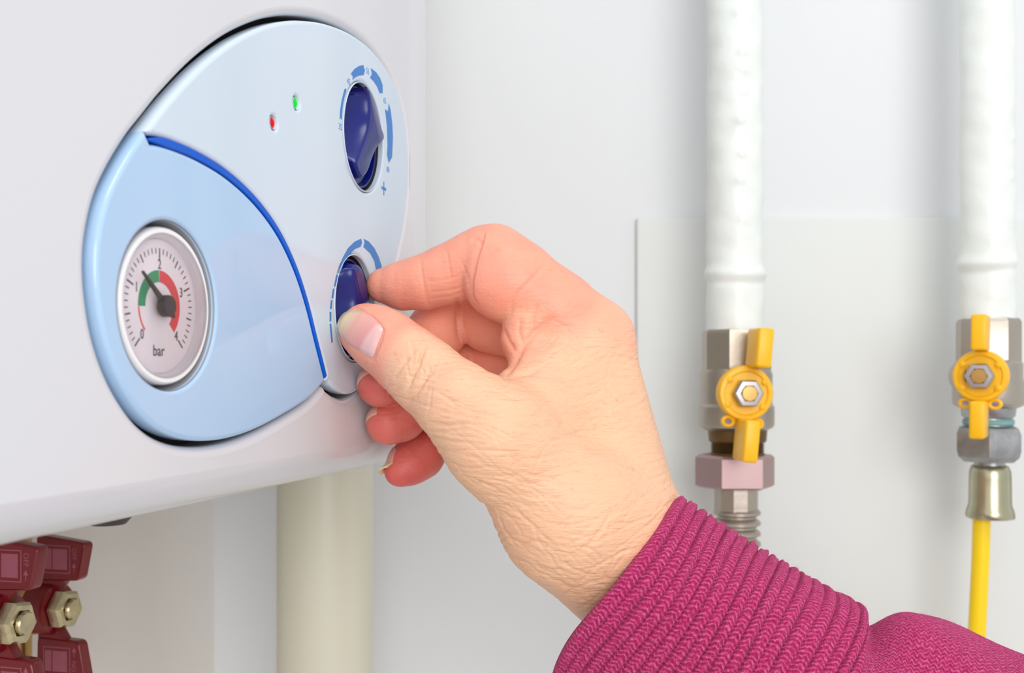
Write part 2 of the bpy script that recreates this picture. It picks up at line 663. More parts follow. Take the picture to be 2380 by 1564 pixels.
# pressure gauge
gc = F(GC[0], GC[1], 0)
gauge = link('pressure_gauge', lathe(gc, EN, [(.0207, -.012), (.0207, -.0026), (.0205, -.0016), (.0200, -.0010), (.0192, -.0010), (.0184, -.0016), (.0179, -.0024), (.0175, -.0045)], 96, cap=False), M['gaugewhite'], boiler)
gauge['label'] = 'round white pressure gauge marked bar'
link('gauge_recess', lathe(gc, EN, [(.0222, -.0004), (.0220, -.0025), (.0215, -.006), (.0210, -.0125)], 96, cap=False), M['gaugegrey'], gauge)
HD = -3.4
link('dial', lathe(F(GC[0], GC[1], HD), EN, [(.0176, -.0006), (.0176, 0), (.0001, .00001)], 96), M['gaugedial'], gauge)


def sector(r0, r1, a0, a1, n=24):
    o = []
    for i in range(n + 1):
        a = math.radians(a0 + (a1 - a0) * i / n)
        o.append((GC[0] + r1 * math.cos(a), GC[1] + r1 * math.sin(a)))
    for i in range(n + 1):
        a = math.radians(a1 + (a0 - a1) * i / n)
        o.append((GC[0] + r0 * math.cos(a), GC[1] + r0 * math.sin(a)))
    return o


link('green_band', plate([sector(6.3, 9.4, 92, 183)], HD - .05, HD + .1), M['ggreen'], gauge, 0)
link('red_band', plate([sector(6.3, 9.4, -45, 90)], HD - .05, HD + .1), M['gred'], gauge, 0)
link('red_band', plate([sector(8.9, 9.4, 184, 225)], HD - .05, HD + .1), M['gred'], gauge, 0)
tick_bm = bmesh.new()
for i in range(41):
    a = math.radians(225 - 270 * i / 40)
    r0, r1, w = (12.3, 15.2, .22) if i % 10 == 0 else ((12.9, 15.2, .2) if i % 5 == 0 else (13.7, 15.2, .14))
    ca, sa = math.cos(a), math.sin(a)
    vs = [tick_bm.verts.new(F(GC[0] + r * ca - t * sa, GC[1] + r * sa + t * ca, HD + .1)) for r, t in ((r0, -w), (r1, -w), (r1, w), (r0, w))]
    tick_bm.faces.new(vs)
me = bpy.data.meshes.new('ticks')
tick_bm.to_mesh(me)
tick_bm.free()
tk = link('tick_marks', me, M['gink'], gauge, 0)
tk['kind'] = 'stuff'
for i, txt in enumerate('01234'):
    a = math.radians(225 - 67.5 * i)
    link('gauge_number', text_me(txt, GC[0] + 10.9 * math.cos(a), GC[1] + 10.9 * math.sin(a), HD + .1, 3.7, sx=.85), M['gink'], gauge, 0)
link('gauge_word', text_me('bar', GC[0] - .4, GC[1] - 11.8, HD + .1, 4.2, sx=.95), M['gink'], gauge, 0)
# needle with hub
na = math.radians(142)
nd, npz = (math.cos(na), math.sin(na)), (-math.sin(na), math.cos(na))
tip = lambda r, t: (GC[0] + r * nd[0] + t * npz[0], GC[1] + r * nd[1] + t * npz[1])
link('needle', plate([[tip(13.2, -.25), tip(13.2, .25), tip(1, .95), tip(-3.6, .85), tip(-4.6, .3), tip(-4.6, -.3), tip(-3.6, -.85), tip(1, -.95)]], HD + 1.7, HD + 2.4, .1), M['needle'], gauge)
link('needle_hub', lathe(F(GC[0], GC[1], HD + 1.3), EN, [(.0029, 0), (.0029, .0016), (.0026, .0021), (.0001, .0022)], 40), M['needle'], gauge)
link('needle_pin', lathe(F(GC[0], GC[1], HD), EN, [(.0013, 0), (.0013, .0018)], 24), M['brass'], gauge)
link('glass', lathe(gc, EN, [(.0190, -.0012), (.0186, -.0006), (.0175, .0000), (.012, .0008), (.006, .0011), (.0001, .0012)], 72, cap=False), M['glass'], gauge)
# small dark fixing under the casing
fx = P(250, 1216, .30)
link('fixing_clip', lathe(Vector((fx.x, fx.y, F(0, -36.5, 0).z)), Vector((0, 0, -1)), [(.0066, -.002), (.0066, .0044), (.0050, .0062), (.0001, .0064)], 20), M['dark'], boiler)

# ------------------------------------------------------------------ ivory waste pipe in the corner
pc = P(756, 1300, .56)
rr = 111 * .56 / FPX
wp = link('waste_pipe', lathe(Vector((pc.x, pc.y, .0)), EZ, [(rr, 0), (rr, 2.3)], 64), M['beige'])
tag(wp, 'thick ivory plastic pipe rising in the corner behind the boiler', 'pipe')

# ------------------------------------------------------------------ white gas pipes
def painted_pipe(pxc, half, y_end, collar_y, YP, bumps, label):
    c = P(pxc, 800, YP)
    k = YP / FPX
    z_end = P(pxc, y_end, YP).z
    zc = P(pxc, collar_y, YP).z
    n = 64
    rings = []
    zs = list(np.concatenate([np.linspace(z_end, z_end + .42, 300), np.linspace(z_end + .44, 2.3, 8)]))
    zs = [float(z) for z in zs]
    ph = rng.uniform(0, 6.28, 6)
    for z in zs:
        ring = []
        for j in range(n):
            a = 2 * math.pi * j / n
            r = half * k
            r += .00022 * math.sin(3 * a + 90 * z + ph[0]) + .00016 * math.sin(5 * a - 210 * z + ph[1]) + .00012 * math.sin(2 * a + 400 * z + ph[2])
            dz = z - zc - .0009 * math.sin(2 * a + ph[3])
            r += .0016 * math.exp(-(dz / .0032) ** 2) - .0006 * math.exp(-((dz + .0052) / .0014) ** 2)
            if z < zc:
                r += .0003
            for bx, by, bs in bumps:
                aw = -math.pi / 2 + bx
                da = (a - aw + math.pi) % (2 * math.pi) - math.pi
                zz = z - P(pxc, by, YP).z
                r += bs * math.exp(-((da * half * k) ** 2 + zz * zz) / (.0024 ** 2))
            ring.append(Vector((c.x + r * math.cos(a), c.y + r * math.sin(a), z)))
        rings.append(ring)
    o = link('gas_pipe', loft(rings), M['pipe'], None, 60)
    return tag(o, label, 'pipe', 'white painted gas pipes')


YP = .60
painted_pipe(1708, 65, 772, 638, YP, [(-.1, 50, .001), (0.0, 80, .0008), (.1, 135, .0013), (.05, 145, .001), (.12, 180, .0013), (.15, 228, .0013), (-.05, 293, .0016), (.05, 370, .0013), (-.03, 428, .0013), (.1, 520, .0008)],
             'white painted gas pipe with paint drips, nearer the hand')
painted_pipe(2295, 60, 742, 612, YP, [(.7, 330, .001), (.6, 420, .001), (-.2, 250, .0005)],
             'white painted gas pipe at the right edge above the yellow hose')


# ------------------------------------------------------------------ yellow-handled gas valves
def poly_ring(cx, cy, z, r, n, rot):
    return [Vector((cx + r * math.cos(2 * math.pi * (j + rot) / n), cy + r * math.sin(2 * math.pi * (j + rot) / n), z)) for j in range(n)]


def zlathe(cx, cy, prof, n, rot=0., sm=30):
    return loft([poly_ring(cx, cy, z, r, n, rot) for r, z in prof])


def butterfly(parent, hub, tilt, yaw, k, wing_up, wing_dn, mat_, R):
    """yellow T handle; hub centre point, k metres per pixel there"""
    rot = Matrix.Rotation(yaw, 3, 'Z') @ Matrix.Rotation(tilt, 3, 'Y')
    ux, uy, uz = rot @ Vector((1, 0, 0)), rot @ Vector((0, -1, 0)), rot @ Vector((0, 0, 1))
    hd = link('handle', lathe(hub - uy * .008, uy, [(R * k * .96, 0), (R * k, .001), (R * k, .0065), (R * k * .94, .008), (R * k * .8, .0082), (R * k * .76, .0074), (R * k * .3, .0074)], 48), mat_, parent)
    hd['label'] = 'yellow butterfly handle'
    for (x0, y0, w, hgt, dep, off), sgn in ((wing_up, 1), (wing_dn, -1)):
        c = hub + ux * (x0 * k) + uz * (y0 * k) + uy * off
        link('wing', box_me(c, ux * (w / 2 * k), uy * dep, uz * (hgt / 2 * k), .0014), mat_, hd)
    for sx in (-1, 1):
        # small ear loops beside the lower wing
        cc = hub + ux * (sx * R * .52 * k) - uz * (R * 1.06 * k) - uy * .003
        r_, t_r = R * .2 * k, R * .075 * k
        v, f = [], []
        for i in range(20):
            a = 2 * math.pi * i / 20
            for j in range(8):
                b = 2 * math.pi * j / 8
                q = r_ + t_r * math.cos(b)
                v.append(cc + ux * (q * math.cos(a)) + uz * (q * math.sin(a) * .8) + uy * (t_r * math.sin(b)))
        for i in range(20):
            for j in range(8):
                f.append((i * 8 + j, ((i + 1) % 20) * 8 + j, ((i + 1) % 20) * 8 + (j + 1) % 8, i * 8 + (j + 1) % 8))
        link('stop_loop', fix_normals(pyd(v, f)), mat_, hd)
    # rim studs
    for a in (35, 145, 215, 325):
        ar = math.radians(a)
        link('rim_stud', lathe(hub + ux * (R * .78 * k * math.cos(ar)) + uz * (R * .78 * k * math.sin(ar)), uy, [(.0018, -.001), (.0018, .0004), (.001, .0008), (.0002, .0009)], 12), mat_, hd)
    link('handle_nut', lathe(hub + uy * .0005, uy, [(R * .46 * k, -.001), (R * .54 * k, .0006), (R * .54 * k, .0042), (R * .48 * k, .0052), (R * .32 * k, .0054), (R * .30 * k, .004)], seg_shape=6), M['steel'], parent)
    link('stem', lathe(hub, uy, [(R * .29 * k, -.002), (R * .29 * k, .0062), (R * .26 * k, .0068), (.0001, .0069)], 24), M['brass'], parent)


def zz(y):
    return P(0, y, YP).z


kp = YP / FPX
v1 = thing('gas_valve', 'nickel gas valve with yellow butterfly handle, nearer the hand', 'valve', (P(1710, 1130, YP).x, YP, zz(1130)), 'yellow handled gas valves')
x1 = P(1711, 900, YP).x
link('valve_collar', zlathe(x1, YP, [(76 * kp, zz(862)), (80 * kp, zz(858)), (80 * kp, zz(775)), (76 * kp, zz(768)), (66 * kp, zz(766))], 8, .5), M['nickel'], v1, 25)
link('valve_body', zlathe(x1, YP, [(70 * kp, zz(1000)), (84 * kp, zz(992)), (87 * kp, zz(985)), (87 * kp, zz(945)), (82 * kp, zz(938)), (83 * kp, zz(870)), (78 * kp, zz(858))], 40), M['nickel'], v1)
link('threaded_end', zlathe(x1 + 3 * kp, YP, [(62 * kp, zz(1058)), (62 * kp, zz(1052)), (58 * kp, zz(1049)), (62 * kp, zz(1046)), (58 * kp, zz(1043)), (62 * kp, zz(1040)), (58 * kp, zz(1037)), (62 * kp, zz(1034)), (58 * kp, zz(1031)), (62 * kp, zz(1028)), (66 * kp, zz(1024)), (68 * kp, zz(998))], 40), M['rust'], v1)
link('bonnet', lathe(Vector((P(1735, 914, .568).x, YP - .012, P(1735, 914, .568).z)), Vector((0, -1, 0)), [(.009, 0), (.009, .006), (.007, .007), (.007, .016)], 32), M['nickel'], v1)
butterfly(v1, P(1735, 914, .568), math.radians(5), math.radians(3), .568 / FPX, (14, 106, 36, 90, .011, .006), (2, -108, 35, 96, .011, .006), M['yellow'], 65)

h1 = thing('gas_hose_connector', 'nickel hex nut and ribbed steel connector under the nearer gas valve', 'pipe fitting', (x1, YP, zz(1700)))
link('hex_nut', zlathe(x1 - 3 * kp, YP, [(82 * kp, zz(1132)), (92 * kp, zz(1127)), (92 * kp, zz(1062)), (84 * kp, zz(1056))], 6, 0.0), M['pinknut'], h1, 20)
link('tailpiece', zlathe(x1, YP, [(51 * kp, zz(1186)), (51 * kp, zz(1131))], 10), M['nickel'], h1, 20)
prof = []
y = 1184
while y < 1720:
    prof += [(50 * kp, zz(y)), (54 * kp, zz(y + 4)), (54 * kp, zz(y + 10)), (44 * kp, zz(y + 15)), (44 * kp, zz(y + 19))]
    y += 24
link('ribbed_hose', zlathe(x1 + 2 * kp, YP, prof, 32), M['nickel'], h1, 40)

v2 = thing('gas_valve', 'worn nickel gas valve with yellow butterfly handle above the yellow hose', 'valve', (P(2295, 990, YP).x, YP, zz(990)), 'yellow handled gas valves')
x2 = P(2297, 900, YP).x
link('valve_collar', zlathe(x2, YP, [(68 * kp, zz(842)), (71 * kp, zz(838)), (71 * kp, zz(750)), (67 * kp, zz(742)), (60 * kp, zz(740))], 8, .25), M['nickel'], v2, 25)
link('valve_body', zlathe(x2, YP, [(62 * kp, zz(948)), (74 * kp, zz(942)), (78 * kp, zz(935)), (78 * kp, zz(890)), (74 * kp, zz(880)), (74 * kp, zz(845)), (68 * kp, zz(838))], 40), M['nickel'], v2)
link('threaded_end', zlathe(x2, YP, [(54 * kp, zz(1000)), (52 * kp, zz(972)), (58 * kp, zz(965)), (60 * kp, zz(945))], 40), M['nickel2'], v2)
link('sealing_tape', zlathe(x2, YP, [(53 * kp, zz(987)), (56 * kp, zz(985)), (56 * kp, zz(976)), (53 * kp, zz(974))], 40), M['teal'], v2)
link('bonnet', lathe(Vector((P(2278, 874, .568).x, YP - .012, P(2278, 874, .568).z)), Vector((0, -1, 0)), [(.009, 0), (.009, .006), (.007, .007), (.007, .016)], 32), M['nickel'], v2)
butterfly(v2, P(2278, 874, .568), math.radians(1), math.radians(-30), .568 / FPX, (2, 100, 33, 82, .010, .006), (2, -100, 33, 86, .010, .006), M['yellow'], 61)

h2 = thing('gas_hose', 'thin yellow gas hose with steel nut and crimped ferrule', 'hose', (x2, YP, zz(1700)))
link('hex_nut', zlathe(x2, YP, [(60 * kp, zz(1072)), (74 * kp, zz(1060)), (78 * kp, zz(1045)), (78 * kp, zz(1008)), (72 * kp, zz(994)), (58 * kp, zz(988))], 6, 0.12), M['nickel2'], h2, 25)
link('neck', zlathe(x2 + 3 * kp, YP, [(34 * kp, zz(1092)), (34 * kp, zz(1066))], 32), M['nickel2'], h2)
link('ferrule', zlathe(x2 + 4 * kp, YP, [(52 * kp, zz(1204)), (54 * kp, zz(1198)), (52 * kp, zz(1186)), (47 * kp, zz(1172)), (46 * kp, zz(1110)), (45 * kp, zz(1094)), (40 * kp, zz(1082)), (34 * kp, zz(1080))], 8, .3), M['ferrule'], h2, 60)
path = [P(2282, 1196, YP), P(2279, 1300, YP), P(2273, 1420, YP), P(2268, 1520, YP), P(2262, 1640, YP), P(2256, 1760, YP)]
rings = []
for p in path:
    rings.append([p + Vector((19.5 * kp * math.cos(2 * math.pi * j / 32), 19.5 * kp * math.sin(2 * math.pi * j / 32), 0)) for j in range(32)])
link('hose_tube', loft(rings), M['hose'], h2)


# ------------------------------------------------------------------ red isolating valves under the boiler
def red_valve(px, py, Y, label, sc=1.0):
    o = P(px, py, Y)
    t = thing('isolating_valve', label, 'valve', tuple(o - EN * .02 * sc), 'red isolating valves')
    mm = .001 * sc
    Mv = Matrix((EN, EZ, -ES)).transposed().to_4x4()   # paddle frame: x out, y up, z towards the camera
    Mv.translation = o

    def pl_(loops, a, b, bev):
        return plate([[(p[0] * sc, p[1] * sc) for p in L] for L in loops], a * sc, b * sc, bev * sc, Mv)

    def rnd(pts, r=2.6, n=5):
        out = []
        m = len(pts)
        for i in range(m):
            p = np.array(pts[i], float)
            d0 = np.array(pts[i - 1]) - p
            d1 = np.array(pts[(i + 1) % m]) - p
            a = p + d0 / np.linalg.norm(d0) * r
            b = p + d1 / np.linalg.norm(d1) * r
            for j in range(n + 1):
                q = j / n
                out.append(tuple((1 - q) ** 2 * a + 2 * q * (1 - q) * p + q * q * b))
        return out

    body = link('valve_body', lathe(o - EN * .030 * sc, EN, [(.010 * sc, 0), (.0125 * sc, .004 * sc), (.0125 * sc, .018 * sc), (.0095 * sc, .021 * sc), (.0095 * sc, .027 * sc)], 32), M['brass'], t)
    link('brass_tube', lathe(o - EN * .024 * sc - EZ * .16, EZ, [(.0078, 0), (.0078, .16 + F(0, -36, 0).z - o.z + .004)], 32), M['brass'], t)
    hd = link('handle', lathe(o - EN * .012 * sc, EN, [(.0105 * sc, 0), (.0118 * sc, .001 * sc), (.0118 * sc, .0105 * sc), (.0112 * sc, .0118 * sc), (.007 * sc, .012 * sc)], 48), M['red'], t)
    hd['label'] = 'dark red butterfly handle'
    for sg in (1, -1):
        pts = [(-9, 12.5 * sg), (13, 13.5 * sg), (16.5, 30.5 * sg), (-9.5, 33.5 * sg)]
        if sg < 0:
            pts = pts[::-1]
        w = link('paddle', pl_([rnd(pts)], -3.2, 3.2, 1.1), M['red'], hd)
        neck = [(-9, 6 * sg), (0, 6 * sg), (6, 14.5 * sg), (-9, 14.5 * sg)]
        link('paddle_neck', pl_([neck if sg > 0 else neck[::-1]], -2.6, 2.6, .6), M['red'], hd)
        # printed frame, squares and lettering
        fr = [(-5.5, 16.5), (8.6, 16.5), (8.6, 29), (-5.5, 29)]
        fi = [(-5.1, 16.9), (8.2, 16.9), (8.2, 28.6), (-5.1, 28.6)]
        flip = lambda L: [(p[0], p[1] * sg) for p in L]
        link('printed_frame', pl_([flip(fr), flip(fi)], 3.2, 3.26, 0), M['redprint'], hd, 0)
        link('printed_square', pl_([flip([(-.6, 18.2), (7, 18.2), (7, 27.4), (-.6, 27.4)])], 3.2, 3.26, 0), M['redprint'], hd, 0)
        link('printed_square', pl_([flip([(-4.6, 18.2), (-1.2, 18.2), (-1.2, 27.4), (-4.6, 27.4)])], 3.2, 3.26, 0), M['redprint'], hd, 0)
        Ms = Mv @ Matrix.Diagonal((sc, sc, sc, 1))
        if sg > 0:
            link('lettering', text_me('OFF', 10.6, 25.4, 3.22, 3.3, Ms, .95, -math.pi / 2), M['redprint'], hd, 0)
        else:
            link('lettering', text_me('ON', 10.6, -24.6, 3.22, 3.3, Ms, .95, math.pi / 2), M['redprint'], hd, 0)
        y0 = 17.2 if sg > 0 else -20.4
        link('printed_arrow', pl_([[(10.4, y0), (10.8, y0), (10.8, y0 + 2.2), (11.7, y0 + 2.2), (10.6, y0 + 4.4), (9.5, y0 + 2.2), (10.4, y0 + 2.2)]], 3.2, 3.26, 0), M['redprint'], hd, 0)
    link('handle_nut', lathe(o, EN, [(.0082 * sc, 0), (.009 * sc, .0006 * sc), (.009 * sc, .0052 * sc), (.0078 * sc, .0066 * sc), (.0056 * sc, .0067 * sc), (.0052 * sc, .0052 * sc)], seg_shape=6, rot=.15), M['rednut'], t, 20)
    link('stem', lathe(o, EN, [(.0047 * sc, 0), (.0047 * sc, .0082 * sc), (.0042 * sc, .0089 * sc), (.0002, .009 * sc)], 20), M['rednut'], t)
    return t


red_valve(136, 1414, .475, 'darker red isolating valve further back under the boiler, behind the other red one')
red_valve(20, 1446, .412, 'red isolating valve in the bottom left corner, its upper paddle reading OFF')

# ------------------------------------------------------------------ the hand: signed distance field -> one continuous mesh
def J(px, py, Y, rpx):
    p = P(px, py, Y)
    return np.array([p.x, p.y, p.z, rpx * Y / FPX])


def sd_cone(p, a, b):
    ba = b[:3] - a[:3]
    L2 = float(ba @ ba) + 1e-12
    pa = p - a[:3].astype(p.dtype)
    t = np.clip(pa @ ba.astype(p.dtype) / L2, 0, 1)
    d = pa - t[:, None] * ba.astype(p.dtype)
    return np.sqrt(np.einsum('ij,ij->i', d, d)) - (a[3] + t * (b[3] - a[3]))


def smin(a, b, k):
    h = np.maximum(k - np.abs(a - b), 0) / k
    return np.minimum(a, b) - h * h * k * .25


def chain(p, pts, k):
    d = None
    for a, b in zip(pts[:-1], pts[1:]):
        e = sd_cone(p, a, b)
        d = e if d is None else smin(d, e, k)
    return d


IDX = [J(891, 664, .4005, 40), J(935, 664, .400, 54), J(985, 656, .398, 61), J(1040, 638, .396, 67), J(1095, 617, .394, 73), J(1128, 600, .3925, 77)]
IDX2 = [J(1150, 598, .390, 78), J(1168, 648, .3875, 84), J(1205, 658, .388, 84), J(1290, 722, .389, 86), J(1378, 790, .392, 89)]
MID = [J(884, 893, .391, 54), J(915, 874, .397, 61), J(962, 835, .410, 63), J(1015, 770, .418, 66), J(1066, 706, .424, 66)]
MID2 = [J(1105, 705, .424, 64), J(1140, 738, .420, 72), J(1250, 770, .412, 76), J(1385, 815, .408, 84)]
RNG = [J(902, 983, .399, 51), J(930, 966, .403, 58), J(985, 918, .418, 60), J(1040, 868, .432, 63), J(1085, 820, .440, 63)]
RNG2 = [J(1110, 822, .440, 62), J(1150, 840, .437, 68), J(1260, 860, .43, 72), J(1385, 885, .427, 80)]
LIT = [J(927, 1097, .412, 33), J(948, 1080, .415, 48), J(976, 1058, .419, 54), J(1008, 1016, .428, 51), J(1048, 965, .438, 54), J(1085, 925, .446, 56)]
LIT2 = [J(1105, 930, .447, 54), J(1140, 950, .447, 58), J(1260, 965, .445, 64), J(1360, 960, .443, 74)]
THB = [J(846, 766, .377, 58), J(868, 778, .3745, 66), J(905, 803, .3715, 73), J(950, 840, .366, 78), J(992, 876, .362, 83), J(1063, 937, .356, 94), J(1153, 1020, .354, 116)]

W_R, W_M, W_U = J(1446, 1288, .378, 150), J(1452, 1292, .395, 154), J(1450, 1290, .412, 150)
ARM1, ARM2 = J(1640, 1440, .386, 168), J(1850, 1580, .378, 178)
CMC = J(1328, 1200, .366, 149)
PALM = [(J(1378, 790, .392, 89), W_R), (J(1385, 815, .408, 84), W_M), (J(1385, 885, .427, 80), W_U), (J(1360, 960, .443, 74), W_U),
        (THB[-1], CMC), (CMC, W_R), (CMC, J(1480, 1310, .385, 160)), (W_M, ARM1), (ARM1, ARM2),
        (J(1180, 1000, .362, 95), J(1330, 960, .385, 110)), (J(1255, 935, .373, 76), J(1340, 840, .388, 86)),
        (J(1205, 905, .372, 48), J(1270, 860, .380, 62)),
        (J(1230, 1010, .43, 90), W_U)]
LOBE = [J(1262, 690, .386, 44), J(1226, 740, .384, 54), J(1222, 790, .384, 54), J(1238, 850, .380, 52)]
GROUPS = [(IDX, IDX2), (MID, MID2), (RNG, RNG2), (LIT, LIT2)]


def sstep(x, a, b):
    t = np.clip((x - a) / (b - a), 0, 1)
    return t * t * (3 - 2 * t)


def hand_groups(p):
    d = None
    for a, b in PALM:
        e = sd_cone(p, a, b)
        d = e if d is None else smin(d, e, .009)
    d = smin(d, chain(p, LOBE, .003), .0035)
    fs = []
    for g1, g2 in GROUPS:
        f = smin(chain(p, g1, .0028), chain(p, g2, .007), .0012)
        mcp = g2[-1]
        dist = np.linalg.norm(p - mcp[:3].astype(p.dtype), axis=1)
        fs.append((f, .0006 + .006 * (1 - sstep(dist, .018, .034))))
    f = chain(p, THB, .004)
    dist = np.linalg.norm(p - THB[-1][:3].astype(p.dtype), axis=1)
    fs.append((f, .0006 + .008 * (1 - sstep(dist, .020, .036))))
    return d, fs


def hand_sdf(p):
    d, fs = hand_groups(p)
    for f, k in fs:
        d = smin(d, f, k)
    return d


def surface_nets(D, o, h):
    neg = D < 0
    nx, ny, nz = D.shape
    cs = np.zeros((nx - 1, ny - 1, nz - 1), np.int8)
    for i in (0, 1):
        for j in (0, 1):
            for k in (0, 1):
                cs += neg[i:nx - 1 + i, j:ny - 1 + j, k:nz - 1 + k]
    act = (cs > 0) & (cs < 8)
    idx = np.argwhere(act)
    vid = -np.ones(act.shape, np.int64)
    vid[act] = np.arange(len(idx))
    acc = np.zeros((len(idx), 3))
    cnt = np.zeros(len(idx))
    cor = np.array([[i, j, k] for i in (0, 1) for j in (0, 1) for k in (0, 1)])
    vals = np.stack([D[idx[:, 0] + c[0], idx[:, 1] + c[1], idx[:, 2] + c[2]] for c in cor], 1)
    for a in range(8):
        for b in range(a + 1, 8):
            if np.abs(cor[a] - cor[b]).sum() != 1:
                continue
            va, vb = vals[:, a], vals[:, b]
            m = (va < 0) != (vb < 0)
            t = va[m] / (va[m] - vb[m])
            acc[m] += cor[a] + t[:, None] * (cor[b] - cor[a])
            cnt[m] += 1
    v = o + (idx + acc / cnt[:, None]) * h
    faces = []
    for ax in range(3):
        s0 = [slice(None)] * 3
        s1 = [slice(None)] * 3
        s0[ax] = slice(0, -1)
        s1[ax] = slice(1, None)
        e = neg[tuple(s0)] != neg[tuple(s1)]
        ii = np.argwhere(e)
        flip = neg[tuple(s0)][e]
        u, w = (ax + 1) % 3, (ax + 2) % 3
        ok = (ii[:, u] > 0) & (ii[:, w] > 0) & (ii[:, u] < D.shape[u] - 1) & (ii[:, w] < D.shape[w] - 1)
        ii, flip = ii[ok], flip[ok]
        q = []
        for du, dw in ((-1, -1), (0, -1), (0, 0), (-1, 0)):
            c = ii.copy()
            c[:, u] += du
            c[:, w] += dw
            q.append(vid[c[:, 0], c[:, 1], c[:, 2]])
        q = np.stack(q, 1)
        q[~flip] = q[~flip][:, ::-1]
        faces.append(q)
    return v, np.concatenate(faces)


def build_hand(h=.0005):
    lo = np.array([P(760, 800, .40).x, .325, P(0, 1500, .40).z])
    hi = np.array([P(1720, 800, .40).x, .475, P(0, 480, .40).z])
    B = 4
    n = np.ceil((hi - lo) / (h * B)).astype(int)
    gx = [lo[i] + (np.arange(n[i]) + .5) * h * B for i in range(3)]
    C = np.stack(np.meshgrid(*gx, indexing='ij'), -1).reshape(-1, 3).astype(np.float32)
    dc = hand_sdf(C)
    D = np.repeat(np.repeat(np.repeat(dc.reshape(n), B, 0), B, 1), B, 2).astype(np.float32)
    nb = np.argwhere(np.abs(dc.reshape(n)) < h * B * 1.35)
    off = np.stack(np.meshgrid(*[np.arange(B)] * 3, indexing='ij'), -1).reshape(-1, 3)
    for s in range(0, len(nb), 8000):
        g = (nb[s:s + 8000, None, :] * B + off[None]).reshape(-1, 3)
        D[g[:, 0], g[:, 1], g[:, 2]] = hand_sdf((lo + (g + .5) * h).astype(np.float32))
    # close the open arm end at the border of the grid
    D[[0, -1]] = 1
    D[:, [0, -1]] = 1
    D[:, :, [0, -1]] = 1
    return surface_nets(D, lo + .5 * h, h)


hv, hf = build_hand()


def px_of(v):
    return np.stack([CX + v[:, 0] / v[:, 1] * FPX, HY - (v[:, 2] - Z0) / v[:, 1] * FPX], 1)


def grad(p, e=.0004):
    g = np.zeros_like(p)
    for i in range(3):
        q = p.copy()
        q[:, i] += e
        r = p.copy()
        r[:, i] -= e
        g[:, i] = (hand_sdf(q) - hand_sdf(r))
    return g / (np.linalg.norm(g, axis=1)[:, None] + 1e-9)


hn = grad(hv)


def seg_dist(p, poly):
    d = np.full(len(p), 1e9)
    tt = np.zeros(len(p))
    L = 0
    for a, b in zip(poly[:-1], poly[1:]):
        a, b = np.array(a, float), np.array(b, float)
        ba = b - a
        l = np.linalg.norm(ba)
        t = np.clip((p - a) @ ba / (l * l), 0, 1)
        e = np.linalg.norm(p - a - t[:, None] * ba, axis=1)
        m = e < d
        d[m] = e[m]
        tt[m] = L + t[m] * l
        L += l
    return d, tt / L


# skin folds: (polyline, depth mm, half width px, farthest Y)
CR = [      ([(1122, 570), (1108, 555), (1096, 560)], .5, 5, .40),
      ([(977, 600), (981, 640), (990, 690), (996, 712)], .28, 3.5, .41), ([(1038, 580), (1044, 620), (1048, 650)], .25, 3, .40),
      ([(1070, 600), (1085, 640), (1090, 680)], .16, 3, .40), ([(990, 655), (1040, 650), (1090, 630)], .18, 2.8, .4), ([(1000, 680), (1060, 672), (1095, 655)], .18, 2.8, .4), ([(1000, 695), (1050, 688), (1095, 672)], .16, 2.8, .4),
      ([(1185, 735), (1190, 705), (1205, 680), (1235, 650), (1262, 620)], .5, 4, .40),
      ([(1168, 882), (1195, 845), (1215, 805), (1245, 770), (1290, 735)], .9, 7, .40),
      ([(1168, 882), (1205, 872), (1250, 862)], .5, 6, .40), ([(1215, 800), (1205, 770), (1210, 740)], .5, 5, .41), ([(1236, 765), (1238, 735), (1250, 705)], .5, 5, .41),
      ([(1168, 760), (1180, 790), (1200, 820)], .5, 5, .41),
      # thumb joint
      ([(990, 805), (975, 835), (962, 870), (945, 905)], .7, 4.5, .37), ([(965, 805), (950, 830), (935, 850)], .35, 4, .37), ([(945, 835), (925, 865), (915, 885)], .4, 4, .37),
      ([(1005, 850), (985, 885), (965, 920), (940, 940)], .55, 4.5, .37), ([(930, 830), (960, 842), (985, 835)], .25, 4, .37), ([(955, 790), (962, 830), (955, 880)], .3, 3.5, .37)]
CR += [([(800, 728), (828, 716), (860, 732), (884, 755), (891, 768), (884, 790), (874, 815), (866, 836), (850, 826)], .55, 4.5, .40)]
# fine folds across the thumb base and wrist
def add_lines(n, cx, cy, sx, sy, ang, L, dep, spread=.25):
    for _ in range(n):
        x, y = cx + rng.normal(0, sx), cy + rng.normal(0, sy)
        a = math.radians(ang) + rng.normal(0, spread)
        l = L * rng.uniform(.5, 1.4)
        pts = []
        b = rng.normal(0, .12)
        for i in range(5):
            t = i / 4 - .5
            pts.append((x + math.cos(a) * l * t - math.sin(a) * b * l * t * t * 4, y + math.sin(a) * l * t + math.cos(a) * b * l * t * t * 4))
        CR.append((pts, .9 * dep * rng.uniform(.5, 1.2), rng.uniform(2.4, 3.6), .40))


add_lines(60, 1060, 1000, 70, 70, 8, 120, .26, .2)
add_lines(60, 1180, 1180, 70, 80, 18, 150, .26, .2)
add_lines(50, 1370, 1000, 70, 90, -12, 130, .20, .25)
add_lines(40, 1330, 870, 60, 50, -25, 120, .18, .25)
add_lines(45, 1420, 1260, 80, 70, -35, 150, .22, .2)
add_lines(30, 1300, 1330, 60, 50, 35, 120, .24, .15)
add_lines(22, 975, 860, 30, 35, -60, 60, .25, .5)

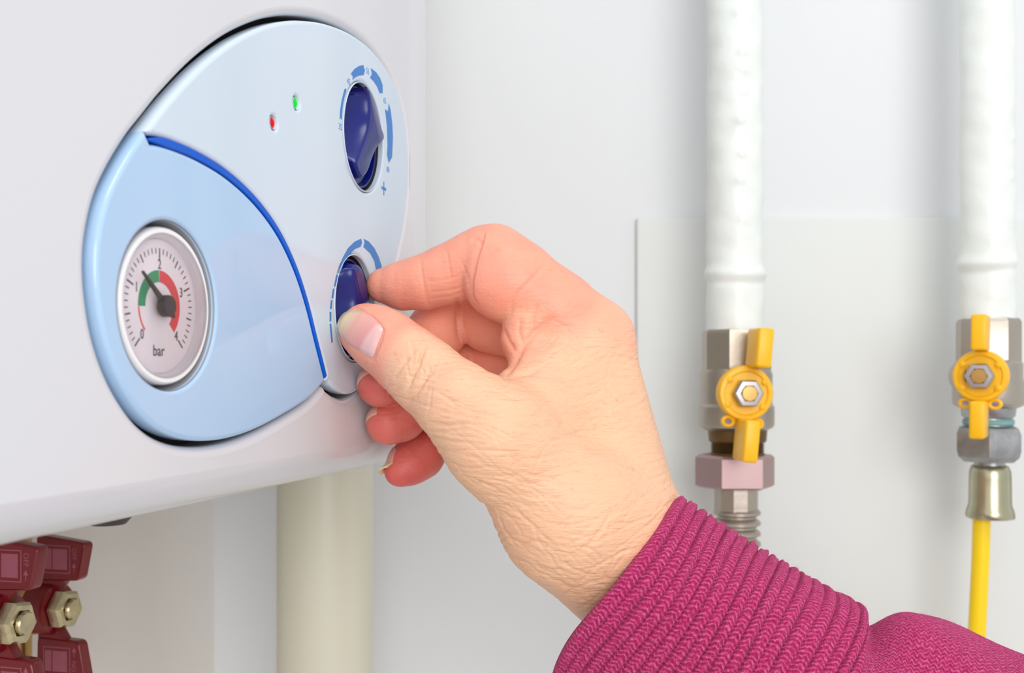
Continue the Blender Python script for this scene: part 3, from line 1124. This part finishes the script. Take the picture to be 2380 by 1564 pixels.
hpx = px_of(hv)
disp = np.zeros(len(hv))
for poly, dep, w, ymax in CR:
    pp = np.array(poly)
    lo_, hi_ = pp.min(0) - 4 * w, pp.max(0) + 4 * w
    m = np.all((hpx > lo_) & (hpx < hi_), axis=1) & (hv[:, 1] < ymax) & (hn[:, 1] < .1)
    if not m.any():
        continue
    d, t = seg_dist(hpx[m], [tuple(q) for q in poly])
    fade = np.minimum(1, np.minimum(t, 1 - t) * 6 + .15)
    disp[m] -= dep * .001 * fade * np.exp(-(d / w) ** 2) - dep * .001 * .10 * fade * np.exp(-((d - 2.2 * w) / w) ** 2)
# overlapping folds: the side left of the line sinks under the other one
for poly, dep, wl, bulge, wr, ymax in (([(1130, 535), (1119, 575), (1109, 610), (1101, 650), (1100, 685), (1114, 712)], 1.7, 11, .5, 22, .405),
                                       ([(1066, 690), (1068, 745), (1074, 805)], 1.6, 10, .3, 16, .45)):
    pp = np.array(poly, float)
    m = np.all((hpx > pp.min(0) - 60) & (hpx < pp.max(0) + 60), axis=1) & (hv[:, 1] < ymax) & (hn[:, 1] < .2)
    d, t = seg_dist(hpx[m], poly)
    xl = np.interp(hpx[m][:, 1], pp[:, 1], pp[:, 0])
    left_ = hpx[m][:, 0] < xl
    fade = np.minimum(1, np.minimum(t, 1 - t) * 4)
    disp[m] += .001 * fade * np.where(left_, -dep * np.exp(-(d / wl) ** 1.5), bulge * np.exp(-(d / wr) ** 2) * np.minimum(1, d / 4))
hv2 = hv + hn * disp[:, None]

# skin tone: redder towards the finger tips and on the palm side
d0, fsr = hand_groups(hv)
red = np.zeros(len(hv))
for pts, sz, am in ((IDX[:1], .009, .25), (IDX[1:2], .012, .55), (IDX2[1:2], .014, .35), (MID[:2], .024, 1.0), (RNG[:2], .024, 1.0), (LIT[:3], .024, 1.05), (MID[3:], .02, .55), (MID2[:2], .022, .55), (RNG[3:], .02, .6), (RNG2[:3], .025, .6), (THB[1:2], .014, .28)):
    for q in pts:
        red = np.maximum(red, am * np.exp(-(np.linalg.norm(hv - q[:3], axis=1) / sz) ** 2))
fing = np.minimum.reduce([f for f, k in fsr[:4]])
pink = np.clip(1 - (fing - d0 + .004) / .008, 0, 1) * .4
web = .35 * np.exp(-(np.linalg.norm(hv - J(1200, 800, .38, 1)[:3], axis=1) / .016) ** 2)
red = np.clip(np.maximum(np.maximum(red, pink), web), 0, 1.1)
thumb_w = np.clip(1 - (fsr[4][0] - d0 + .004) / .008, 0, 1)
wrk = np.clip(1 - red * 1.6, .12, 1)

me = bpy.data.meshes.new('person')
me.from_pydata(hv2.tolist(), [], hf.tolist())
me.update()
at = me.attributes.new('skin_red', 'FLOAT', 'POINT')
at.data.foreach_set('value', red.astype(np.float32))
at = me.attributes.new('skin_wrinkle', 'FLOAT', 'POINT')
at.data.foreach_set('value', wrk.astype(np.float32))


def skin_material():
    m = bpy.data.materials.new('skin')
    m.use_nodes = True
    nt = m.node_tree
    N, Lk = nt.nodes, nt.links
    b = N['Principled BSDF']
    b.inputs['Roughness'].default_value = .42
    b.inputs['Specular IOR Level'].default_value = .35
    b.inputs['Subsurface Weight'].default_value = .18
    b.inputs['Subsurface Radius'].default_value = (1.0, .35, .2)
    b.inputs['Subsurface Scale'].default_value = .002
    a1 = N.new('ShaderNodeAttribute')
    a1.attribute_name = 'skin_red'
    a2 = N.new('ShaderNodeAttribute')
    a2.attribute_name = 'skin_wrinkle'
    tc = N.new('ShaderNodeTexCoord')
    ramp = N.new('ShaderNodeValToRGB')
    e = ramp.color_ramp.elements
    e[0].position, e[0].color = 0, lin(236, 187, 152)
    e[1].position, e[1].color = 1, lin(214, 96, 92)
    k = ramp.color_ramp.elements.new(.4)
    k.color = lin(244, 163, 138)
    nz = N.new('ShaderNodeTexNoise')
    nz.inputs['Scale'].default_value = 90
    nz.inputs['Detail'].default_value = 6
    Lk.new(tc.outputs['Object'], nz.inputs['Vector'])
    ad = N.new('ShaderNodeMath')
    ad.operation = 'MULTIPLY_ADD'
    Lk.new(nz.outputs['Fac'], ad.inputs[0])
    ad.inputs[1].default_value = .34
    ad2 = N.new('ShaderNodeMath')
    ad2.operation = 'SUBTRACT'
    Lk.new(a1.outputs['Fac'], ad2.inputs[0])
    ad2.inputs[1].default_value = .17
    Lk.new(ad2.outputs[0], ad.inputs[2])
    Lk.new(ad.outputs[0], ramp.inputs[0])
    # freckles and blotches
    fz = N.new('ShaderNodeTexNoise')
    fz.inputs['Scale'].default_value = 420
    fz.inputs['Detail'].default_value = 3
    Lk.new(tc.outputs['Object'], fz.inputs['Vector'])
    fr = N.new('ShaderNodeMapRange')
    fr.inputs[1].default_value = .64
    fr.inputs[2].default_value = .76
    fr.inputs[4].default_value = .45
    Lk.new(fz.outputs['Fac'], fr.inputs[0])
    mx = N.new('ShaderNodeMix')
    mx.data_type = 'RGBA'
    Lk.new(fr.outputs[0], mx.inputs[0])
    Lk.new(ramp.outputs[0], mx.inputs[6])
    mx.inputs[7].default_value = lin(222, 146, 100)
    Lk.new(mx.outputs[2], b.inputs['Base Color'])
    # relief: stretched wrinkles + fine skin cells
    mp = N.new('ShaderNodeMapping')
    mp.inputs['Rotation'].default_value = (0, math.radians(10), 0)
    mp.inputs['Scale'].default_value = (120, 200, 700)
    Lk.new(tc.outputs['Object'], mp.inputs['Vector'])
    w1 = N.new('ShaderNodeTexNoise')
    w1.inputs['Scale'].default_value = 1
    w1.inputs['Detail'].default_value = 4
    w1.inputs['Distortion'].default_value = .5
    Lk.new(mp.outputs[0], w1.inputs['Vector'])
    vo = N.new('ShaderNodeTexVoronoi')
    vo.inputs['Scale'].default_value = 900
    Lk.new(tc.outputs['Object'], vo.inputs['Vector'])
    m1 = N.new('ShaderNodeMath')
    m1.operation = 'MULTIPLY'
    Lk.new(w1.outputs['Fac'], m1.inputs[0])
    Lk.new(a2.outputs['Fac'], m1.inputs[1])
    bp = N.new('ShaderNodeBump')
    bp.inputs['Distance'].default_value = .00085
    bp.inputs['Strength'].default_value = .8
    Lk.new(m1.outputs[0], bp.inputs['Height'])
    bp2 = N.new('ShaderNodeBump')
    bp2.inputs['Distance'].default_value = .00012
    bp2.inputs['Strength'].default_value = .6
    Lk.new(vo.outputs['Distance'], bp2.inputs['Height'])
    Lk.new(bp.outputs[0], bp2.inputs['Normal'])
    Lk.new(bp2.outputs[0], b.inputs['Normal'])
    return m


M['skin'] = skin_material()
me.materials.append(M['skin'])
person = link('person', me, None, None, 0)
for p in me.polygons:
    p.use_smooth = True
tag(person, 'right hand of a person in a magenta sleeve pinching the lower boiler knob', 'person')


def nail_mat():
    m = bpy.data.materials.new('fingernail')
    m.use_nodes = True
    nt = m.node_tree
    b = nt.nodes['Principled BSDF']
    b.inputs['Roughness'].default_value = .25
    b.inputs['Subsurface Weight'].default_value = .1
    b.inputs['Subsurface Scale'].default_value = .002
    b.inputs['Coat Weight'].default_value = .3
    a = nt.nodes.new('ShaderNodeAttribute')
    a.attribute_name = 'nail_v'
    r = nt.nodes.new('ShaderNodeValToRGB')
    e = r.color_ramp.elements
    e[0].position, e[0].color = 0.0, lin(222, 204, 164)
    e[1].position, e[1].color = 1.0, lin(234, 184, 180)
    for ps, c in ((.16, (228, 206, 170)), (.34, (228, 168, 152)), (.66, (226, 158, 150)), (.74, (234, 184, 178))):
        q = e.new(ps)
        q.color = lin(*c)
    nt.links.new(a.outputs['Fac'], r.inputs[0])
    nt.links.new(r.outputs[0], b.inputs['Base Color'])
    return m


M['nail'] = nail_mat()


def hit_surface(p, d, n=60, sdf=None):
    """march points p along d (unit) to the hand surface"""
    p = p.copy()
    best, bd = p.copy(), np.full(len(p), 1e9)
    for _ in range(n):
        s = (sdf or hand_sdf)(p)
        m = np.abs(s) < bd
        best[m], bd[m] = p[m], np.abs(s)[m]
        p = p + d * np.maximum(s, -.001)[:, None] * .9
    return best


def make_nail(outline, cen, axis_px, name_lab):
    """nail from a closed outline given on a picture plane, dropped onto the finger and raised as a thin plate"""
    L = np.array(spline(outline, 4))
    n = len(L)
    R = 12
    c = np.array(cen, float)
    pts = [c]
    for i in range(1, R + 1):
        for q in L:
            pts.append(c + (q - c) * (i / R))
    pts = np.array(pts)
    dirs = np.stack([(pts[:, 0] - CX) / FPX, np.ones(len(pts)), (HY - pts[:, 1]) / FPX], 1)
    start = np.array([0, 0, Z0]) + dirs * .33
    du = dirs / np.linalg.norm(dirs, axis=1)[:, None]
    sp = hit_surface(start, du)
    g = grad(sp)
    ri = np.array([0] + [i / R for i in range(1, R + 1) for _ in range(n)])
    top = sp + g * (.00055 - .0006 * sstep(ri, .82, 1.0))[:, None]
    faces = []
    for j in range(n):
        faces.append((0, 1 + j, 1 + (j + 1) % n))
    for i in range(R - 1):
        for j in range(n):
            a, b_ = 1 + i * n + j, 1 + i * n + (j + 1) % n
            faces.append((a, a + n, b_ + n, b_))
    me = fix_normals(pyd(top, faces))
    ax = np.array(axis_px, float)
    ax /= np.linalg.norm(ax)
    v = pts @ ax
    # curved lunula: distance from the base measured on a bow
    side = np.array([-ax[1], ax[0]])
    v = v - .004 * ((pts - c) @ side) ** 2 * sstep(v, np.percentile(v, 35), np.percentile(v, 75))
    v = (v - v.min()) / (v.max() - v.min())
    at = me.attributes.new('nail_v', 'FLOAT', 'POINT')
    at.data.foreach_set('value', v.astype(np.float32))
    o = link('fingernail', me, M['nail'], person, 60)
    o['label'] = name_lab
    return o


tn = [(95, 500), (130, 380), (200, 285), (300, 235), (420, 218), (540, 242), (680, 322), (800, 422), (888, 540), (876, 620), (838, 730), (780, 880), (715, 1040), (600, 1005), (480, 935), (330, 845), (200, 735), (112, 610)]
tn = [(770 + x / 7.448, 690 + y / 7.448) for x, y in tn]
make_nail(tn, (835, 768), (.82, .57), 'thumbnail with pale lunula')


def frame_nail(fin, dors, half_w, length, over, lab):
    """nail on a finger tip: axis from nxt to tip, dors = outward direction of the nail"""
    tip, nxt = fin[0], fin[1]
    t = tip[:3]
    ax = tip[:3] - nxt[:3]
    ax /= np.linalg.norm(ax)
    dv = np.array(dors, float)
    dv -= ax * (dv @ ax)
    dv /= np.linalg.norm(dv)
    sd = np.cross(ax, dv)
    nu, nv = 13, 15
    U, V = np.meshgrid(np.linspace(-1, 1, nu), np.linspace(0, 1, nv), indexing='ij')
    r = tip[3]
    bow = .16 * U ** 2
    al = r * .95 + over - (V * length) - bow * length * (1 - V) * .9 + bow * length * V * .8
    start = t + al.reshape(-1, 1) * ax + (U.reshape(-1, 1) * half_w) * sd + dv * .016
    sp = hit_surface(start, np.broadcast_to(-dv, start.shape), sdf=lambda q: chain(q, fin, .0028))
    hgt = (sp - t) @ dv
    hmax = np.percentile(hgt, 70)
    # the free edge runs on straight past the flesh
    lim = np.where(V.reshape(-1) < .3, hmax - .4 * (np.abs(U.reshape(-1)) * half_w) ** 2 / r - .0014, -1)
    q = (np.maximum(hgt, lim) if over > 0 else hgt) + .0003
    pos = sp + dv * (q - hgt)[:, None]
    vs = np.concatenate([pos, pos - dv * .0007])
    f = []
    nn = nu * nv
    for i in range(nu - 1):
        for j in range(nv - 1):
            a = i * nv + j
            f.append((a, a + 1, a + nv + 1, a + nv))
            f.append((nn + a, nn + a + nv, nn + a + nv + 1, nn + a + 1))
    edge = [i * nv for i in range(nu)] + [(nu - 1) * nv + j for j in range(1, nv)] + [i * nv + nv - 1 for i in range(nu - 2, -1, -1)] + [j for j in range(nv - 2, 0, -1)]
    for a, b_ in zip(edge, edge[1:] + edge[:1]):
        f.append((a, b_, nn + b_, nn + a))
    me = fix_normals(pyd(vs, f))
    at = me.attributes.new('nail_v', 'FLOAT', 'POINT')
    vv = np.concatenate([V.reshape(-1), V.reshape(-1)]) * .7 + (.3 if over < 0 else .02)
    at.data.foreach_set('value', vv.astype(np.float32))
    o = link('fingernail', me, M['nail'], person, 60)
    o['label'] = lab
    return o


frame_nail(MID, (-.90, -.16, .46), .0056, .0112, -.0012, 'middle fingernail')
frame_nail(RNG, (-.90, -.16, .46), .0054, .0108, -.0012, 'ring fingernail')
frame_nail(LIT, (-.88, -.20, .40), .0044, .0110, .0009, 'little fingernail with a long free edge')
frame_nail(IDX, (.0, .8, .75), .0045, .0100, -.0014, 'index fingernail')


# ------------------------------------------------------------------ knitted sleeve
def knit_mat():
    m = bpy.data.materials.new('magenta_knit')
    m.use_nodes = True
    nt = m.node_tree
    N, Lk = nt.nodes, nt.links
    b = N['Principled BSDF']
    b.inputs['Roughness'].default_value = .85
    b.inputs['Specular IOR Level'].default_value = .15
    b.inputs['Sheen Weight'].default_value = .35
    b.inputs['Sheen Tint'].default_value = lin(235, 140, 190)
    uv = N.new('ShaderNodeUVMap')
    sep = N.new('ShaderNodeSeparateXYZ')
    Lk.new(uv.outputs[0], sep.inputs[0])

    def math_(op, a, b_=None, c_=None):
        n = N.new('ShaderNodeMath')
        n.operation = op
        for i, x in enumerate((a, b_, c_)):
            if x is None:
                continue
            if isinstance(x, (int, float)):
                n.inputs[i].default_value = x
            else:
                Lk.new(x, n.inputs[i])
        return n.outputs[0]

    # v counts ribs, u is millimetres round the sleeve
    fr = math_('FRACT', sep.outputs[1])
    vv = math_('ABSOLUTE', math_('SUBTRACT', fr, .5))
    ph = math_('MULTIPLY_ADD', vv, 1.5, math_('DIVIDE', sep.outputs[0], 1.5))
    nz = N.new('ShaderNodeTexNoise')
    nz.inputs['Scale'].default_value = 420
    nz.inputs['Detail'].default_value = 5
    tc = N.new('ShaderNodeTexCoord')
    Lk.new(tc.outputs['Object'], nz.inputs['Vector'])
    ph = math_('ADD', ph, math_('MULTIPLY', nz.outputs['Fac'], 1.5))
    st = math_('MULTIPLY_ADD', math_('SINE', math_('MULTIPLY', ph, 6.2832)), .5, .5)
    fine = N.new('ShaderNodeTexNoise')
    fine.inputs['Scale'].default_value = 1150
    fine.inputs['Detail'].default_value = 4
    Lk.new(tc.outputs['Object'], fine.inputs['Vector'])
    hgt = math_('ADD', math_('MULTIPLY', st, .6), math_('MULTIPLY', fine.outputs['Fac'], 1.3))
    bp = N.new('ShaderNodeBump')
    bp.inputs['Distance'].default_value = .0007
    bp.inputs['Strength'].default_value = 1.0
    Lk.new(hgt, bp.inputs['Height'])
    Lk.new(bp.outputs[0], b.inputs['Normal'])
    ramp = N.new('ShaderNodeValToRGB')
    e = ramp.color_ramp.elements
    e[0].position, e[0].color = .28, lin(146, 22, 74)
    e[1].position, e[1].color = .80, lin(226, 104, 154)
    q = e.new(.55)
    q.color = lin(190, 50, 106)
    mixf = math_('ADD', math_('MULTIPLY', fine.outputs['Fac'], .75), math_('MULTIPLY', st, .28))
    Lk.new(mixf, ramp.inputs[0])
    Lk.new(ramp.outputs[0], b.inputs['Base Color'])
    return m


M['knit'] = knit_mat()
ctrl = [(1432, 1384, .375, 272, .033), (1540, 1456, .374, 276, .033), (1660, 1532, .372, 284, .034), (1780, 1604, .369, 290, .034), (1865, 1655, .367, 292, .035), (1915, 1685, .365, 282, .035),
        (1990, 1724, .362, 316, .038), (2100, 1790, .358, 350, .042), (2300, 1935, .352, 376, .045), (2500, 2070, .345, 380, .046)]
cs_ = spline([(P(a, b, c).x, P(a, b, c).y, P(a, b, c).z, d * c / FPX, e) for a, b, c, d, e in ctrl], 60, closed=False)
cs_ = np.array(cs_)
slen = np.concatenate([[0], np.cumsum(np.linalg.norm(np.diff(cs_[:, :3], axis=0), axis=1))])
total = slen[-1]
NS, NA = 640, 220
ss = np.linspace(0, total, NS)
cc = np.stack([np.interp(ss, slen, cs_[:, i]) for i in range(5)], 1)
tan = np.gradient(cc[:, :3], axis=0)
ker = np.ones(61) / 61
tan = np.stack([np.convolve(np.pad(tan[:, i], 30, 'edge'), ker, 'valid') for i in range(3)], 1)
tan /= np.linalg.norm(tan, axis=1)[:, None]
depv = np.array([0, -1.0, 0])
e1 = depv - tan * (tan @ depv)[:, None]
e1 /= np.linalg.norm(e1, axis=1)[:, None]
e2 = np.cross(e1, tan)
if e2[0, 2] < 0:
    e2 = -e2
cuff_end = float(np.interp(4.6 / 9 * 540, np.arange(len(slen)), slen))
RIB = .0043
verts, uvs = [], []
an = np.linspace(0, 2 * math.pi, NA, endpoint=False)
for i in range(NS):
    s = ss[i]
    in_cuff = 1 - sstep(np.array([s]), cuff_end - .004, cuff_end + .002)[0]
    ph = s / RIB
    fr = abs((ph % 1) - .5) * 2            # 0 at rib middle, 1 at the furrow
    rib = (.0005 - .0021 * fr ** 6) * in_cuff
    # soft irregularities and folds
    fold = .0012 * np.sin(2 * an + 30 * s) + .0007 * np.sin(5 * an - 70 * s + 1.0)
    body = (1 - in_cuff) * (.0024 * np.sin(3 * an + 75 * s + .6) + .0016 * np.sin(2 * an - 150 * s) + .0012 * np.sin(6 * an + 130 * s))
    tuck = -.003 * np.exp(-((s - cuff_end - .003) / .005) ** 2)
    edge = -.0016 * np.exp(-(s / .0012) ** 2)
    wob = (.00025 * np.sin(3 * an + 9 * ph) + .0002 * np.sin(5 * an - 4.3 * ph)) * in_cuff
    rz = cc[i, 3] + rib + fold + body + tuck + edge + wob
    ry = cc[i, 4] + rib + fold + body + tuck + edge + wob
    shift = .0012 * np.sin(2 * an + .5) + .0009 * np.sin(3 * an + s * 60) - .0085 * np.cos(an) * max(0, 1 - s / .09)
    pos = cc[i, :3] + (e1[i] * (ry * np.cos(an))[:, None]) + (e2[i] * (rz * np.sin(an))[:, None]) + tan[i] * shift[:, None]
    verts.append(pos)
inner = []
for i in (0, 2, 5, 12, 40, 100):
    rz, ry = cc[i, 3] - .0034, cc[i, 4] - .0034
    shift = .0012 * np.sin(2 * an + .5) - .0085 * np.cos(an)
    off = .0006 if i == 0 else 0
    inner.append(cc[i, :3] + e1[i] * (ry * np.cos(an))[:, None] + e2[i] * (rz * np.sin(an))[:, None] + tan[i] * (shift + off)[:, None])
far = [verts[-1] + tan[-1] * (.025 * q) for q in range(1, 11)]
rows = inner[::-1] + verts + far
nin = len(inner)
V_ = np.concatenate(rows)
nr = len(rows)
ii, jj = np.meshgrid(np.arange(nr - 1), np.arange(NA), indexing='ij')
a_i = ii * NA + jj
b_i = ii * NA + (jj + 1) % NA
Fq = np.stack([a_i, b_i, b_i + NA, a_i + NA], -1).reshape(-1, 4)
me = bpy.data.meshes.new('sleeve')
me.from_pydata(V_.tolist(), [], Fq.tolist())
me.update()
uvl = me.uv_layers.new(name='UVMap')
circ = 2 * math.pi * 36.0
sx_ = np.concatenate([ss, ss[-1] + .025 * np.arange(1, 11)])
vcoord = np.concatenate([np.zeros(nin), np.where(sx_ < cuff_end, sx_, cuff_end + (sx_ - cuff_end) * 2.3) / RIB])
u0 = jj.reshape(-1) / NA * circ
u1 = (jj.reshape(-1) + 1) / NA * circ
va = vcoord[ii.reshape(-1)]
vb = vcoord[ii.reshape(-1) + 1]
uvs = np.stack([np.stack([u0, va], 1), np.stack([u1, va], 1), np.stack([u1, vb], 1), np.stack([u0, vb], 1)], 1).reshape(-1, 2)
li = np.zeros(len(me.loops), np.int64)
me.loops.foreach_get('vertex_index', li)
uvl.data.foreach_set('uv', uvs.astype(np.float32).reshape(-1))
fix_normals(me)
for p in me.polygons:
    p.use_smooth = True
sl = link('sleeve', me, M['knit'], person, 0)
sl['label'] = 'ribbed magenta knitted sleeve cuff'

# short loose fibres standing off the knit
fv, ff = [], []
vsrf = np.array(verts)
for _ in range(7000):
    i, j = int(rng.integers(1, NS - 2)), int(rng.integers(0, NA))
    p = vsrf[i, j]
    nrm = p - cc[i, :3]
    nrm /= np.linalg.norm(nrm)
    t = rng.normal(0, 1, 3)
    t -= nrm * (t @ nrm) * .8
    t /= np.linalg.norm(t)
    L_ = rng.uniform(.0006, .0018)
    w = np.cross(t, nrm)
    w = w / (np.linalg.norm(w) + 1e-9) * .00003
    b0 = len(fv)
    curl = rng.normal(0, .5)
    for q in range(4):
        a = q / 3
        c0 = p + t * L_ * a + nrm * (L_ * .55 * math.sin(a * 2.2) + .0001) + np.cross(t, nrm) * (curl * L_ * a * a)
        fv += [c0 - w * (1 - .5 * a), c0 + w * (1 - .5 * a)]
    for q in range(3):
        ff.append((b0 + 2 * q, b0 + 2 * q + 1, b0 + 2 * q + 3, b0 + 2 * q + 2))
M['fibre'] = mat('pink_fibre', (226, 112, 168), .8, var=.1)
fz = link('wool_fuzz', pyd(fv, ff), M['fibre'], person, 0)
fz['kind'] = 'stuff'
